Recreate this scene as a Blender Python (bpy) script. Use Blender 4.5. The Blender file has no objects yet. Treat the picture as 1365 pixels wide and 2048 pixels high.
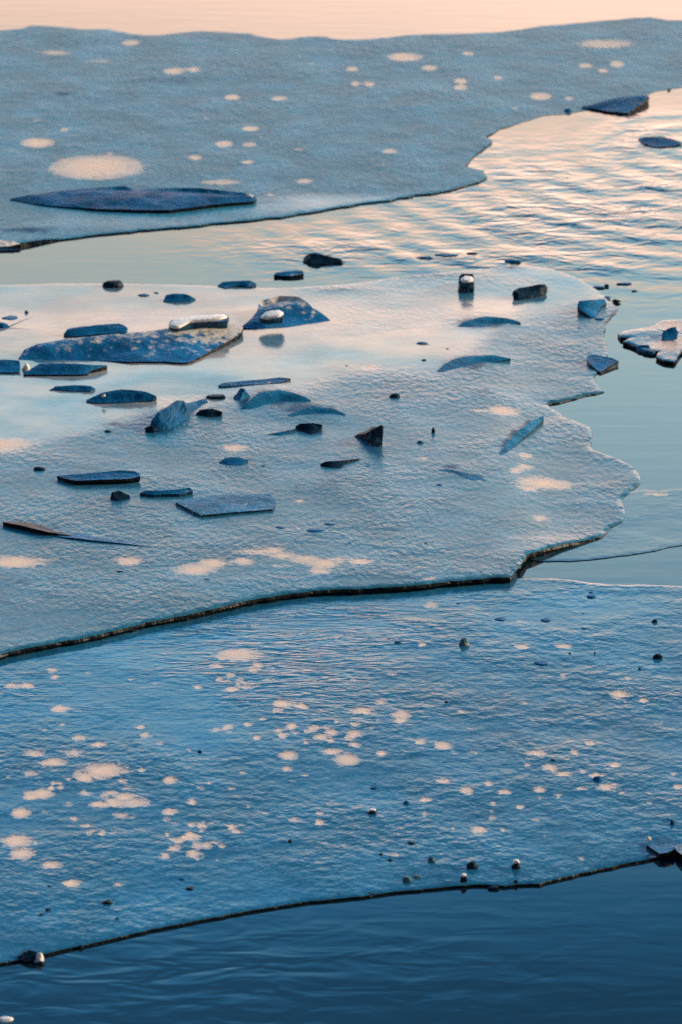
import bpy, bmesh, math, random
import numpy as np
from mathutils import Vector, noise
from mathutils.geometry import delaunay_2d_cdt

# ------------------------------------------------------------------ camera, sky, sun, exposure
scene = bpy.context.scene
R = math.radians
CAM_H, PITCH, VFOV = 6.0, 20.5, 14.0
W_PX, H_PX = 1365.0, 2048.0
TH = math.tan(R(VFOV / 2)); TW = TH * W_PX / H_PX

cam_d = bpy.data.cameras.new('camera'); cam = bpy.data.objects.new('camera', cam_d)
scene.collection.objects.link(cam); scene.camera = cam
cam.location = (0, 0, CAM_H); cam.rotation_euler = (R(90 - PITCH), 0, 0)
cam_d.sensor_fit = 'VERTICAL'; cam_d.sensor_height = 36; cam_d.lens = 18 / TH
cam_d.clip_start = 0.1; cam_d.clip_end = 5000
cam_d.dof.use_dof = True; cam_d.dof.focus_distance = 16.0; cam_d.dof.aperture_fstop = 4.2

SUN_EL, SUN_AZ = 20.0, 80.0
world = bpy.data.worlds.new('World'); scene.world = world; world.use_nodes = True
nt = world.node_tree; nt.nodes.clear()
def N(t, ty, **k):
    n = t.nodes.new(ty)
    for a, v in k.items(): setattr(n, a, v)
    return n
def math_n(t, op, a, b=None, c=None, clamp=False):
    n = N(t, 'ShaderNodeMath', operation=op); n.use_clamp = clamp
    for i, v in enumerate((a, b, c)):
        if v is None: continue
        if isinstance(v, (int, float)): n.inputs[i].default_value = v
        else: t.links.new(v, n.inputs[i])
    return n.outputs[0]
def mixc(t, f, a, b, blend='MIX'):
    n = N(t, 'ShaderNodeMix', data_type='RGBA', blend_type=blend)
    for s, v in ((0, f), (6, a), (7, b)):
        if isinstance(v, (int, float)): n.inputs[s].default_value = v
        elif isinstance(v, tuple): n.inputs[s].default_value = (*v, 1)
        else: t.links.new(v, n.inputs[s])
    return n.outputs[2]
def smooth(t, v, lo, hi, a=0.0, b=1.0):
    n = N(t, 'ShaderNodeMapRange', interpolation_type='SMOOTHSTEP')
    t.links.new(v, n.inputs[0])
    for i, x in enumerate((lo, hi, a, b)): n.inputs[i + 1].default_value = x
    return n.outputs[0]
# dusk sky: a band of peach cloud near the horizon ahead, grey blue above it, deep blue overhead
SKY = [(0, (3.9, 2.7, 2.1)), (13, (3.9, 2.65, 2.05)), (15.2, (2.95, 2.25, 1.8)), (16.6, (2.25, 2.35, 2.1)), (18.5, (1.7, 2.38, 2.55)),
       (21, (1.45, 2.32, 2.75)), (23.5, (.6, 1.7, 2.65)), (25.8, (.17, .98, 2.05)), (27.5, (.10, .52, 1.1)), (33, (.11, .56, 1.1)), (50, (.16, .60, 1.05)), (90, (.18, .50, .80))]
tc = N(nt, 'ShaderNodeTexCoord'); sep = N(nt, 'ShaderNodeSeparateXYZ'); nt.links.new(tc.outputs['Generated'], sep.inputs[0])
cl_map = N(nt, 'ShaderNodeMapping'); cl_map.inputs['Scale'].default_value = (5, 5, 14); nt.links.new(tc.outputs['Generated'], cl_map.inputs[0])
cl = N(nt, 'ShaderNodeTexNoise'); cl.inputs['Scale'].default_value = 1.6; cl.inputs['Detail'].default_value = 4; nt.links.new(cl_map.outputs[0], cl.inputs['Vector'])
el = math_n(nt, 'MULTIPLY', math_n(nt, 'ARCSINE', sep.outputs[2]), 2 / math.pi)
el = math_n(nt, 'ADD', el, math_n(nt, 'MULTIPLY', math_n(nt, 'SUBTRACT', cl.outputs[0], .5), 0.03))
ramp = N(nt, 'ShaderNodeValToRGB'); nt.links.new(el, ramp.inputs[0]); cr = ramp.color_ramp
while len(cr.elements) < len(SKY): cr.elements.new(.5)
for e, (d, c) in zip(cr.elements, SKY): e.position = d / 90; e.color = (c[0] / 4, c[1] / 4, c[2] / 4, 1)
front = smooth(nt, sep.outputs[1], -.1, .9, .10, 1.0)
grad = mixc(nt, 1.0, ramp.outputs[0], front, 'MULTIPLY')
side = smooth(nt, sep.outputs[0], -.09, .09)                     # brighter low cloud to the right, a darker bank higher up there
lowf = math_n(nt, 'MULTIPLY_ADD', side, .20, .92); highf = math_n(nt, 'MULTIPLY_ADD', side, -.30, 1.10)
wgt = smooth(nt, sep.outputs[2], .30, .46)
sidef = math_n(nt, 'ADD', math_n(nt, 'MULTIPLY', lowf, math_n(nt, 'SUBTRACT', 1.0, wgt)), math_n(nt, 'MULTIPLY', highf, wgt))
grad = mixc(nt, 1.0, grad, sidef, 'MULTIPLY')
grad = mixc(nt, 1.0, grad, (26, 26, 26), 'MULTIPLY')
sky = N(nt, 'ShaderNodeTexSky', sky_type='NISHITA', sun_disc=False, sun_elevation=R(SUN_EL), sun_rotation=R(SUN_AZ))
tot = mixc(nt, .94, sky.outputs[0], grad)
bg = N(nt, 'ShaderNodeBackground'); bg.inputs[1].default_value = 0.1; nt.links.new(tot, bg.inputs[0])
wo = N(nt, 'ShaderNodeOutputWorld'); nt.links.new(bg.outputs[0], wo.inputs[0])

sun_d = bpy.data.lights.new('sun', 'SUN'); sun_d.energy = 3.0; sun_d.angle = R(8); sun_d.color = (1, .76, .50)
sun = bpy.data.objects.new('sun', sun_d); scene.collection.objects.link(sun); sun.rotation_euler = (-R(90 - SUN_EL), 0, -R(SUN_AZ))
scene.view_settings.view_transform = 'Standard'; scene.view_settings.look = 'None'
scene.view_settings.exposure = 0.78; scene.view_settings.gamma = 1
scene.cycles.use_denoising = False
scene.cycles.max_bounces = 5

# ------------------------------------------------------------------ ground survey: photo pixel -> point on the level z
CP, SP = math.cos(R(PITCH)), math.sin(R(PITCH))
def G(px, py, z=0.0):
    u = (px / W_PX * 2 - 1) * TW; v = (1 - py / H_PX * 2) * TH
    dx, dy, dz = u, CP + v * SP, -SP + v * CP
    t = (z - CAM_H) / dz
    return dx * t, dy * t
def px_size(py):                                # metres across / metres deep / metres tall for one photo pixel
    x0, y0 = G(682, py); x1, _ = G(683, py); _, y1 = G(682, py - 1)
    d = math.hypot(y0, CAM_H)
    return x1 - x0, y1 - y0, (x1 - x0) * d / y0

# ------------------------------------------------------------------ object helpers
def tag(o, label=None, cat=None, group=None, kind=None):
    for k, v in (('label', label), ('category', cat), ('group', group), ('kind', kind)):
        if v: o[k] = v
    return o
def empty(name, loc):
    o = bpy.data.objects.new(name, None); o.location = loc; o.empty_display_size = .1
    scene.collection.objects.link(o); return o
def mesh_obj(name, verts, faces, mats, parent=None, attrs=None, loc=(0, 0, 0), smooth_on=True, face_mats=None):
    me = bpy.data.meshes.new(name); me.from_pydata([tuple(map(float, v)) for v in verts], [], faces); me.update()
    for m in mats: me.materials.append(m)
    if smooth_on: me.polygons.foreach_set('use_smooth', [True] * len(me.polygons))
    if face_mats is not None: me.polygons.foreach_set('material_index', face_mats)
    for k, v in (attrs or {}).items():
        a = me.attributes.new(k, 'FLOAT', 'POINT'); a.data.foreach_set('value', np.asarray(v, dtype=np.float32))
    o = bpy.data.objects.new(name, me); scene.collection.objects.link(o); o.location = loc
    if parent: o.parent = parent
    return o

def pnoise(P, s, seed=0.0, oct=1):
    out = np.empty(len(P))
    for i, (x, y) in enumerate(P):
        v = Vector((x * s + seed, y * s - seed * .7, seed))
        out[i] = noise.noise(v) if oct == 1 else noise.fractal(v, 1.0, 2.0, oct)
    return out
def seg_dist(P, poly):
    A = poly; B = np.roll(poly, -1, 0); d = np.full(len(P), 1e9)
    for a, b in zip(A, B):
        ab = b - a; L = (ab ** 2).sum()
        if L < 1e-12: continue
        t = np.clip(((P - a) @ ab) / L, 0, 1)
        q = P - a - t[:, None] * ab
        d = np.minimum(d, (q ** 2).sum(1))
    return np.sqrt(d)
def inside(P, poly):
    x, y = P[:, 0], P[:, 1]; c = np.zeros(len(P), bool); n = len(poly); j = n - 1
    for i in range(n):
        xi, yi = poly[i]; xj, yj = poly[j]
        if yi != yj:
            c ^= ((yi > y) != (yj > y)) & (x < (xj - xi) * (y - yi) / (yj - yi) + xi)
        j = i
    return c
def refine(outline, step, jit, seed, curve=0.0):
    """outline rows (x, y, h) in metres -> finer rows with a broken edge"""
    rnd = random.Random(seed); out = []
    n = len(outline)
    for i in range(n):
        a, b = np.array(outline[i], float), np.array(outline[(i + 1) % n], float)
        p0, p3 = np.array(outline[i - 1], float), np.array(outline[(i + 2) % n], float)
        L = math.hypot(*(b - a)[:2]); k = max(1, int(L / step))
        k = min(k, 160)
        for q in range(k):
            t = (q + (rnd.uniform(-.3, .3) if q else 0)) / k
            lin = a + (b - a) * t
            cub = .5 * ((2 * a) + (-p0 + b) * t + (2 * p0 - 5 * a + 4 * b - p3) * t * t + (-p0 + 3 * a - 3 * b + p3) * t ** 3)
            p = lin * (1 - curve) + cub * curve
            if q: 
                nx, ny = -(b - a)[1] / L, (b - a)[0] / L
                s = jit * (noise.noise(Vector((p[0] * 3, p[1] * 3, seed))) * 2.2 + noise.noise(Vector((p[0] * 14, p[1] * 14, seed))) * 1.0 + rnd.uniform(-.35, .35))
                p[0] += nx * s; p[1] += ny * s
            out.append(p)
    return np.array(out)

# ------------------------------------------------------------------ materials
def base_nodes(name):
    m = bpy.data.materials.new(name); m.use_nodes = True; t = m.node_tree; t.nodes.clear()
    out = N(t, 'ShaderNodeOutputMaterial'); b = N(t, 'ShaderNodeBsdfPrincipled'); t.links.new(b.outputs[0], out.inputs[0])
    c = N(t, 'ShaderNodeTexCoord')
    return m, t, b, c.outputs['Object']
def ntex(t, vec, scale, detail=3, rough=.55, stretch=None, rot=0.0, dist=0.0, kind='FBM'):
    if stretch or rot:
        mp = N(t, 'ShaderNodeMapping'); mp.inputs['Scale'].default_value = stretch or (1, 1, 1); mp.inputs['Rotation'].default_value = (0, 0, rot)
        t.links.new(vec, mp.inputs[0]); vec = mp.outputs[0]
    n = N(t, 'ShaderNodeTexNoise'); n.noise_type = kind
    n.inputs['Scale'].default_value = scale; n.inputs['Detail'].default_value = detail; n.inputs['Roughness'].default_value = rough; n.inputs['Distortion'].default_value = dist
    t.links.new(vec, n.inputs['Vector']); return n.outputs[0]
def attr(t, name):
    a = N(t, 'ShaderNodeAttribute'); a.attribute_name = name; return a.outputs['Fac']
def bump(t, h, dist, strength=1.0, normal=None):
    b = N(t, 'ShaderNodeBump'); b.inputs['Distance'].default_value = dist
    if isinstance(strength, (int, float)): b.inputs['Strength'].default_value = strength
    else: t.links.new(strength, b.inputs['Strength'])
    t.links.new(h, b.inputs['Height'])
    if normal: t.links.new(normal, b.inputs['Normal'])
    return b.outputs[0]
BARE_SHADE = (.008, .075, .17)
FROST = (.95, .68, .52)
def sheet_mat(name, base, fine, fine_amp, coarse, coarse_amp, rough_lo=.06, rough_hi=.22, needles=False, st=(.65, 1.0, 1), cell=0.0, glaze=0.0, crisp=1.0, spec=.5, soft=.14):
    """clear ice over dark water: attributes 'frost' (white rime patches), 'crust' (0 glazed, 1 crusted)"""
    m, t, b, co = base_nodes(name)
    crust = attr(t, 'crust'); frost = attr(t, 'frost')
    e = ntex(t, co, 42, 3, .6); e2 = ntex(t, co, 8, 3, .6)
    f = math_n(t, 'ADD', frost, math_n(t, 'ADD', math_n(t, 'MULTIPLY', math_n(t, 'SUBTRACT', e, .5), .75 * crisp), math_n(t, 'MULTIPLY', math_n(t, 'SUBTRACT', e2, .5), .42 * crisp)))
    fm = math_n(t, 'MULTIPLY', smooth(t, f, .52 - soft, .52 + soft), math_n(t, 'MULTIPLY', smooth(t, frost, .45, .9, .45, .95), smooth(t, ntex(t, co, 12, 3, .6), .25, .6, .7, 1.0)))
    mott = ntex(t, co, 3.2, 4, .6)
    col = mixc(t, smooth(t, mott, .35, .7), base, tuple(min(1, c * 1.5 + .004) for c in base))
    grain = ntex(t, co, 70, 3, .7)
    col = mixc(t, smooth(t, grain, .35, .65, 0.0, .8), col, mixc(t, 1.0, col, (.25, .48, .68), 'MULTIPLY'))
    # bare: blue ice free of rime, plus shade painted in below broken pieces
    cn = math_n(t, 'ADD', attr(t, 'bare_shade'), math_n(t, 'MULTIPLY', math_n(t, 'SUBTRACT', ntex(t, co, 18, 4, .7, (1, .6, 1)), .5), .9))
    cm = smooth(t, cn, .3, .75)
    # thin rime dusting on the crust
    dust = math_n(t, 'MULTIPLY', smooth(t, ntex(t, co, fine * .8, 3, .6), .5, .75), math_n(t, 'MULTIPLY', crust, .045))
    col = mixc(t, dust, col, (.6, .6, .6))
    col = mixc(t, math_n(t, 'MULTIPLY', cm, .9), col, BARE_SHADE)
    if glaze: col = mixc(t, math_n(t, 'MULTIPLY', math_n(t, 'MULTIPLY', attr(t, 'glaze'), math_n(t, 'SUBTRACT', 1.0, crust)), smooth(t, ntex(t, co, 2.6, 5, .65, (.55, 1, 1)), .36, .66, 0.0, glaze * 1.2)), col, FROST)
    col = mixc(t, math_n(t, 'MULTIPLY', fm, .95), col, FROST)
    t.links.new(col, b.inputs['Base Color'])
    ro = math_n(t, 'MULTIPLY_ADD', crust, rough_hi - rough_lo, rough_lo)
    ro = math_n(t, 'MAXIMUM', ro, math_n(t, 'MULTIPLY', fm, .6))
    t.links.new(ro, b.inputs['Roughness']); b.inputs['IOR'].default_value = 1.32
    t.links.new(math_n(t, 'MULTIPLY', math_n(t, 'MULTIPLY_ADD', crust, spec - .5, .5), math_n(t, 'SUBTRACT', 1.0, math_n(t, 'MULTIPLY', cm, .88))), b.inputs['Specular IOR Level'])      # crusted ice has lost its gloss
    # relief: crust ripples of several sizes, crests lying roughly across the wind
    h1 = ntex(t, co, fine, 2, .55, st, .12)
    h2 = ntex(t, co, coarse, 2, .5, (.75, .8, 1), -.1)
    amp = math_n(t, 'MULTIPLY', crust, math_n(t, 'SUBTRACT', 1.0, math_n(t, 'MULTIPLY', fm, .75)))
    hh = math_n(t, 'ADD', math_n(t, 'MULTIPLY', h1, fine_amp), math_n(t, 'MULTIPLY', h2, coarse_amp))
    if cell:
        v = N(t, 'ShaderNodeTexVoronoi'); v.inputs['Scale'].default_value = 22; t.links.new(co, v.inputs['Vector'])
        hh = math_n(t, 'ADD', hh, math_n(t, 'MULTIPLY', smooth(t, v.outputs['Distance'], 0, .6), -cell))
    if needles:
        nd = attr(t, 'needle')
        for k, (rt, st) in enumerate(((.5, (1.6, 6, 1)), (-.42, (1.8, 6.5, 1)), (.12, (1.5, 7, 1)))):
            rg = ntex(t, co, 1.5, 2, .45, st, rt, 1.2)
            rg = math_n(t, 'ABSOLUTE', math_n(t, 'SUBTRACT', rg, .5))
            rg = math_n(t, 'SUBTRACT', 1.0, smooth(t, rg, 0, .07))
            hh = math_n(t, 'ADD', hh, math_n(t, 'MULTIPLY', math_n(t, 'MULTIPLY', rg, nd), .0016))
    amp = math_n(t, 'MULTIPLY', amp, smooth(t, ntex(t, co, 1.9, 3, .6, (.7, 1, 1)), .34, .64, .30, 1.1))
    hh = math_n(t, 'MULTIPLY', hh, amp)
    t.links.new(bump(t, hh, 1.0), b.inputs['Normal'])
    return m
def rim_mat(name, col, r=.45):
    m, t, b, co = base_nodes(name)
    n = ntex(t, co, 25, 4, .65)
    t.links.new(mixc(t, smooth(t, n, .45, .72), col, tuple(c * 1.6 + .003 for c in col)), b.inputs['Base Color'])
    b.inputs['Roughness'].default_value = r; b.inputs['IOR'].default_value = 1.31
    t.links.new(bump(t, ntex(t, co, 45, 3, .6, (1, 1, .4)), .008), b.inputs['Normal'])
    return m
def chunk_mat(name, col, speck=.0, speck_bias=.6, rough=.3, fr=24):
    """broken ice lying about: bluish, dusted with rime where 'rime' is high"""
    m, t, b, co = base_nodes(name)
    rime = attr(t, 'rime'); n = ntex(t, co, fr, 4, .7); n2 = ntex(t, co, 6, 3, .5)
    f = math_n(t, 'ADD', rime, math_n(t, 'ADD', math_n(t, 'MULTIPLY', math_n(t, 'SUBTRACT', n, .5), 1.5), math_n(t, 'MULTIPLY', math_n(t, 'SUBTRACT', n2, .5), .35)))
    fm = smooth(t, f, .45, .72)
    c2 = mixc(t, smooth(t, n2, .3, .7), col, tuple(c * 1.8 + .004 for c in col))
    t.links.new(mixc(t, math_n(t, 'MULTIPLY', fm, .7), c2, (.74, .66, .56)), b.inputs['Base Color'])
    t.links.new(math_n(t, 'MULTIPLY_ADD', fm, .3, rough), b.inputs['Roughness']); b.inputs['IOR'].default_value = 1.31; b.inputs['Specular IOR Level'].default_value = .09
    t.links.new(bump(t, ntex(t, co, 38, 3, .6), .006), b.inputs['Normal'])
    return m
def snow_mat():
    m, t, b, co = base_nodes('packed_snow')
    t.links.new(mixc(t, smooth(t, ntex(t, co, 20, 3), .35, .7), (.86, .80, .78), (.93, .88, .86)), b.inputs['Base Color'])
    b.inputs['Roughness'].default_value = .55
    t.links.new(bump(t, ntex(t, co, 60, 3), .003), b.inputs['Normal'])
    return m
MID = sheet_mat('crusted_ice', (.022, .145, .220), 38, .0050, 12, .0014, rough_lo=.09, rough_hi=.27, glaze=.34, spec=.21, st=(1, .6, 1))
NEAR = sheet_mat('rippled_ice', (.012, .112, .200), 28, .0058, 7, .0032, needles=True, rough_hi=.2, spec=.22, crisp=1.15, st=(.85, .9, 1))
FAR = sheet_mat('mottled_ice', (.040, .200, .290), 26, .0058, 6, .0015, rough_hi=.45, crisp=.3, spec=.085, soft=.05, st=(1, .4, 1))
THIN = sheet_mat('skim_ice', (.015, .05, .075), 30, .0016, 10, .002, rough_lo=.08, rough_hi=.16)
RIM = rim_mat('dark_broken_ice', (.003, .006, .009))
RIM_B = rim_mat('blue_broken_ice', (.008, .05, .09), .4)
CH_DARK = chunk_mat('dark_clear_ice', (.003, .016, .034), rough=.4)
CH_BLUE = chunk_mat('blue_ice', (.004, .088, .215), rough=.45)
CH_DEEP = chunk_mat('deep_blue_ice', (.003, .060, .150), rough=.45)
CH_FROST = chunk_mat('frosted_ice', (.008, .105, .215), rough=.45)
CH_GREY = chunk_mat('grimy_ice', (.04, .10, .14), rough=.4)
SNOW = snow_mat()

# ------------------------------------------------------------------ water: one sheet reaching the horizon
def water():
    def axis(lo, hi, step, far):
        mid = list(np.arange(lo, hi + 1e-6, step)); g, s = [], step
        x = hi
        while x < far: s *= 1.5; x += s; g.append(x)
        h, s, x = [], step, lo
        while x > -far: s *= 1.5; x -= s; h.append(x)
        return np.array(h[::-1] + mid + g)
    xs = axis(-3.2, 3.2, .06, 2500); ys = axis(9.5, 27, .08, 2500)
    X, Y = np.meshgrid(xs, ys); P = np.stack([X.ravel(), Y.ravel()], 1)
    def blob(px, py, rx, ry, p=2.0):
        cx, cy = G(px, py); sx, sy, _ = px_size(py)
        return np.exp(-(np.abs((P[:, 0] - cx) / (rx * sx)) ** p + np.abs((P[:, 1] - cy) / (ry * sy)) ** p))
    rip = np.clip(blob(1180, 430, 520, 135, 3) * 1.05 + blob(1330, 285, 130, 60, 3) + blob(700, 500, 260, 35) * .45, 0, 1)
    chop = np.clip(blob(150, 1960, 700, 130) + .12, 0, 1)
    calm = np.full(len(P), .04)
    f = [(j * len(xs) + i, j * len(xs) + i + 1, (j + 1) * len(xs) + i + 1, (j + 1) * len(xs) + i) for j in range(len(ys) - 1) for i in range(len(xs) - 1)]
    m, t, b, co = base_nodes('lake_water')
    b.inputs['Base Color'].default_value = (.004, .016, .028, 1); b.inputs['Roughness'].default_value = .03; b.inputs['IOR'].default_value = 1.333
    r, c = attr(t, 'ripple'), attr(t, 'chop')
    # wind ripples, bent round the slab at the right edge
    w1 = ntex(t, co, 10.0, 2, .5, (.62, 1.0, 1), -.35, .6); w2 = ntex(t, co, 20, 2, .5, (.6, 1.0, 1), .25, .4)
    wv = N(t, 'ShaderNodeTexWave', wave_type='RINGS', rings_direction='Z'); mp = N(t, 'ShaderNodeMapping')
    cx, cy = G(1400, 300); mp.inputs['Location'].default_value = (-cx, -cy * .8, 0); mp.inputs['Scale'].default_value = (1, .8, 1)
    t.links.new(co, mp.inputs[0]); t.links.new(mp.outputs[0], wv.inputs[0])
    wv.inputs['Scale'].default_value = 1.3; wv.inputs['Distortion'].default_value = 2.5; wv.inputs['Detail'].default_value = 2; wv.inputs['Detail Scale'].default_value = 1.2
    big = ntex(t, co, 1.6, 2, .5, (.5, 1, 1))
    env = smooth(t, big, .35, .62, .45, 1.0)
    h = math_n(t, 'ADD', math_n(t, 'MULTIPLY', w1, .0120), math_n(t, 'MULTIPLY', w2, .0040))
    h = math_n(t, 'MULTIPLY', h, math_n(t, 'MULTIPLY', r, env))
    h = math_n(t, 'ADD', h, math_n(t, 'MULTIPLY', math_n(t, 'MULTIPLY', wv.outputs['Fac'], .0035), r))
    c1 = ntex(t, co, 9, 2, .5, (.45, 1.0, 1), .2, .5)
    h = math_n(t, 'ADD', h, math_n(t, 'MULTIPLY', math_n(t, 'MULTIPLY', c1, .0026), c))
    still = ntex(t, co, 12, 1, .4, (.12, 1, 1))
    h = math_n(t, 'ADD', h, math_n(t, 'MULTIPLY', still, .00035))
    t.links.new(bump(t, h, 1.0), b.inputs['Normal'])
    o = mesh_obj('water', np.column_stack([P, np.zeros(len(P))]), f, [m], attrs={'ripple': rip, 'chop': chop})
    tag(o, 'dark still lake water with a patch of small peach lit ripples', 'water', kind='structure')
water()

# ------------------------------------------------------------------ ice sheets
def frost_field(P, patches):
    f = np.zeros(len(P))
    for p in patches:
        px, py, rx, ry = p[:4]; s = p[4] if len(p) > 4 else 1.0
        cx, cy = G(px, py, .02); sx, sy, _ = px_size(py)
        if rx < 25: rx, ry = rx * 1.12 + 1.2, ry * 1.1 + 1.4
        m = np.sqrt(((P[:, 0] - cx) / (rx * sx)) ** 2 + ((P[:, 1] - cy) / (ry * sy)) ** 2)
        f = np.maximum(f, s * np.clip(1 - .5 * m, 0, 1))
    return f
def field(P, items, base=0.0):
    f = np.full(len(P), float(base))
    for px, py, rx, ry, a in items:
        cx, cy = G(px, py, .02); sx, sy, _ = px_size(py)
        f += a * np.exp(-(((P[:, 0] - cx) / (rx * sx)) ** 2 + ((P[:, 1] - cy) / (ry * sy)) ** 2))
    return f
def mound_field(P, items):
    """low humps: steeper side to the viewer, long fall behind; (px,py,rx,ry,h[,rot])"""
    z = np.zeros(len(P))
    for it in items:
        px, py, rx, ry, h = it[:5]; rot = it[5] if len(it) > 5 else 0
        cx, cy = G(px, py, .02); sx, sy, _ = px_size(py)
        x, y = P[:, 0] - cx, P[:, 1] - cy
        c, s = math.cos(rot), math.sin(rot); x, y = x * c + y * s, -x * s + y * c
        u, v = x / (rx * sx), y / (ry * sy)
        z += .22 * h * np.exp(-u ** 2 - np.where(v > 0, (v / 2.2) ** 2, v ** 2))
    return z
def make_sheet(name, outline_px, zb, zt, step, jit, seed, mat, rim, label, cat, cell, patches=(), crust=None, mounds=(), undul=.004, group=None, rim_name='broken_rim', extra=None, bevel=.006, lim=None, curve=.4, needle=(), drop=None, lipf=None, bare_shade=(), glazef=None):
    cx, cy = G(outline_px[len(outline_px) // 2][0], outline_px[len(outline_px) // 2][1])
    ol = refine([(*G(p[0], p[1], zt), 0) for p in outline_px], step, jit, seed, curve)[:, :2]
    lo, hi = ol.min(0), ol.max(0)
    fx0, fx1 = (-2.35, 2.35)
    rnd = np.random.RandomState(seed)
    gx, gy = np.meshgrid(np.arange(lo[0], hi[0], cell), np.arange(lo[1], hi[1], cell * 1.3))
    P = np.stack([gx.ravel(), gy.ravel()], 1)
    half = P[:, 1] * TW * 1.07 + .1
    i, j = np.meshgrid(np.arange(gx.shape[1]), np.arange(gx.shape[0]))
    keep = (np.abs(P[:, 0]) < half) | ((i.ravel() % 4 == 0) & (j.ravel() % 4 == 0))
    P = P[keep]; P = P + rnd.uniform(-.3, .3, P.shape) * cell
    P = P[inside(P, ol)]; d = seg_dist(P, ol); P = P[d > cell * .35]
    nb = len(ol)
    # a row of points just inside the edge for the rounded lip
    tn = np.roll(ol, -1, 0) - np.roll(ol, 1, 0); L = np.hypot(tn[:, 0], tn[:, 1]) + 1e-9
    area = .5 * np.sum(ol[:, 0] * np.roll(ol[:, 1], -1) - np.roll(ol[:, 0], -1) * ol[:, 1]); sg = 1 if area > 0 else -1
    inn = np.stack([-tn[:, 1] / L * sg, tn[:, 0] / L * sg], 1)
    Q = ol + inn * bevel * .9; Q = Q[inside(Q, ol)]; Q = Q[seg_dist(Q, ol) > bevel * .6]
    V = np.vstack([ol, Q, P])
    r = delaunay_2d_cdt([Vector(v) for v in V], [], [list(range(nb)) if sg > 0 else list(range(nb))[::-1]], 1, 1e-6)
    VV = np.array([tuple(v) for v in r[0]]); faces = [tuple(f) for f in r[2]]
    d = seg_dist(VV, ol)
    z = zt + undul * (pnoise(VV, 1.1, seed, 1) + .5 * pnoise(VV, 4.0, seed + 3)) * np.clip(d / .15, 0, 1)
    z += mound_field(VV, mounds) * np.clip(d / .06, 0, 1)
    if drop: z -= drop(VV)
    z -= (zt - zb) * .16 * np.exp(-(d / (bevel * .7)) ** 2) * (lipf(VV) if lipf else 1)
    z = np.maximum(z, np.maximum(zb - (drop(VV) if drop else 0), 0) + .0018)
    zlow = zb - (drop(ol) if drop else np.zeros(nb))
    at = {'frost': frost_field(VV, patches), 'crust': np.clip(crust(VV) if crust else np.ones(len(VV)), 0, 1)}
    at['bare_shade'] = np.clip(field(VV, bare_shade), 0, 1); at['glaze'] = glazef(VV) if glazef else np.ones(len(VV))
    if needle: at['needle'] = np.clip(field(VV, needle), 0, 1)
    root = empty(name, (cx, cy, zb)); tag(root, label, cat, group)
    off = np.array([cx, cy, zb])
    faces = [f if ((VV[f[1]] - VV[f[0]])[0] * (VV[f[2]] - VV[f[0]])[1] - (VV[f[1]] - VV[f[0]])[1] * (VV[f[2]] - VV[f[0]])[0]) > 0 else f[::-1] for f in faces]
    mesh_obj('ice_top', np.column_stack([VV, z]) - off, faces, [mat], root, at)
    # broken rim: lip, belly, undercut
    zr = z[:nb] if len(VV) >= nb else np.full(nb, zt)
    rv = []; H = zt - zb
    for k in range(nb):
        a = noise.noise(Vector((ol[k, 0] * 11, ol[k, 1] * 11, 3.3))); c = noise.noise(Vector((ol[k, 0] * 27, ol[k, 1] * 27, 8.3)))
        o1 = -inn[k] * (H * (.12 + .25 * a + .2 * c)); o2 = -inn[k] * (H * (.05 - .6 * abs(c)))
        zk = zr[k]
        rv += [(ol[k, 0], ol[k, 1], zk), (ol[k, 0] + o1[0], ol[k, 1] + o1[1], zlow[k] + (zk - zlow[k]) * .55), (ol[k, 0] + o2[0], ol[k, 1] + o2[1], zlow[k] - .002)]
    rf = []
    for k in range(nb):
        n = (k + 1) % nb
        for q in (0, 1):
            f = (3 * k + q, 3 * k + q + 1, 3 * n + q + 1, 3 * n + q)
            rf.append(f if sg > 0 else f[::-1])
    mesh_obj(rim_name, np.array(rv) - off, rf, [rim], root, smooth_on=False)
    return root

def sg_(v): return 1 / (1 + np.exp(-np.clip(v, -50, 50)))
def mid_drop(P):
    """the middle sheet rides over the near one, sinks to the water on the right and thins out at its far side"""
    return .030 * np.maximum(sg_((P[:, 0] - .78) / .07) * sg_((P[:, 1] - 15.6) / .08), sg_((P[:, 1] - 18.5) / .26))
def far_drop(P): return .0075 * sg_((P[:, 0] - .86) / .05)
def settle(px, py, zb):
    """base height of a thing on the middle sheet"""
    if abs(zb - .036) < .013: return zb - float(mid_drop(np.array([G(px, py, zb)]))[0])
    return zb
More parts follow.
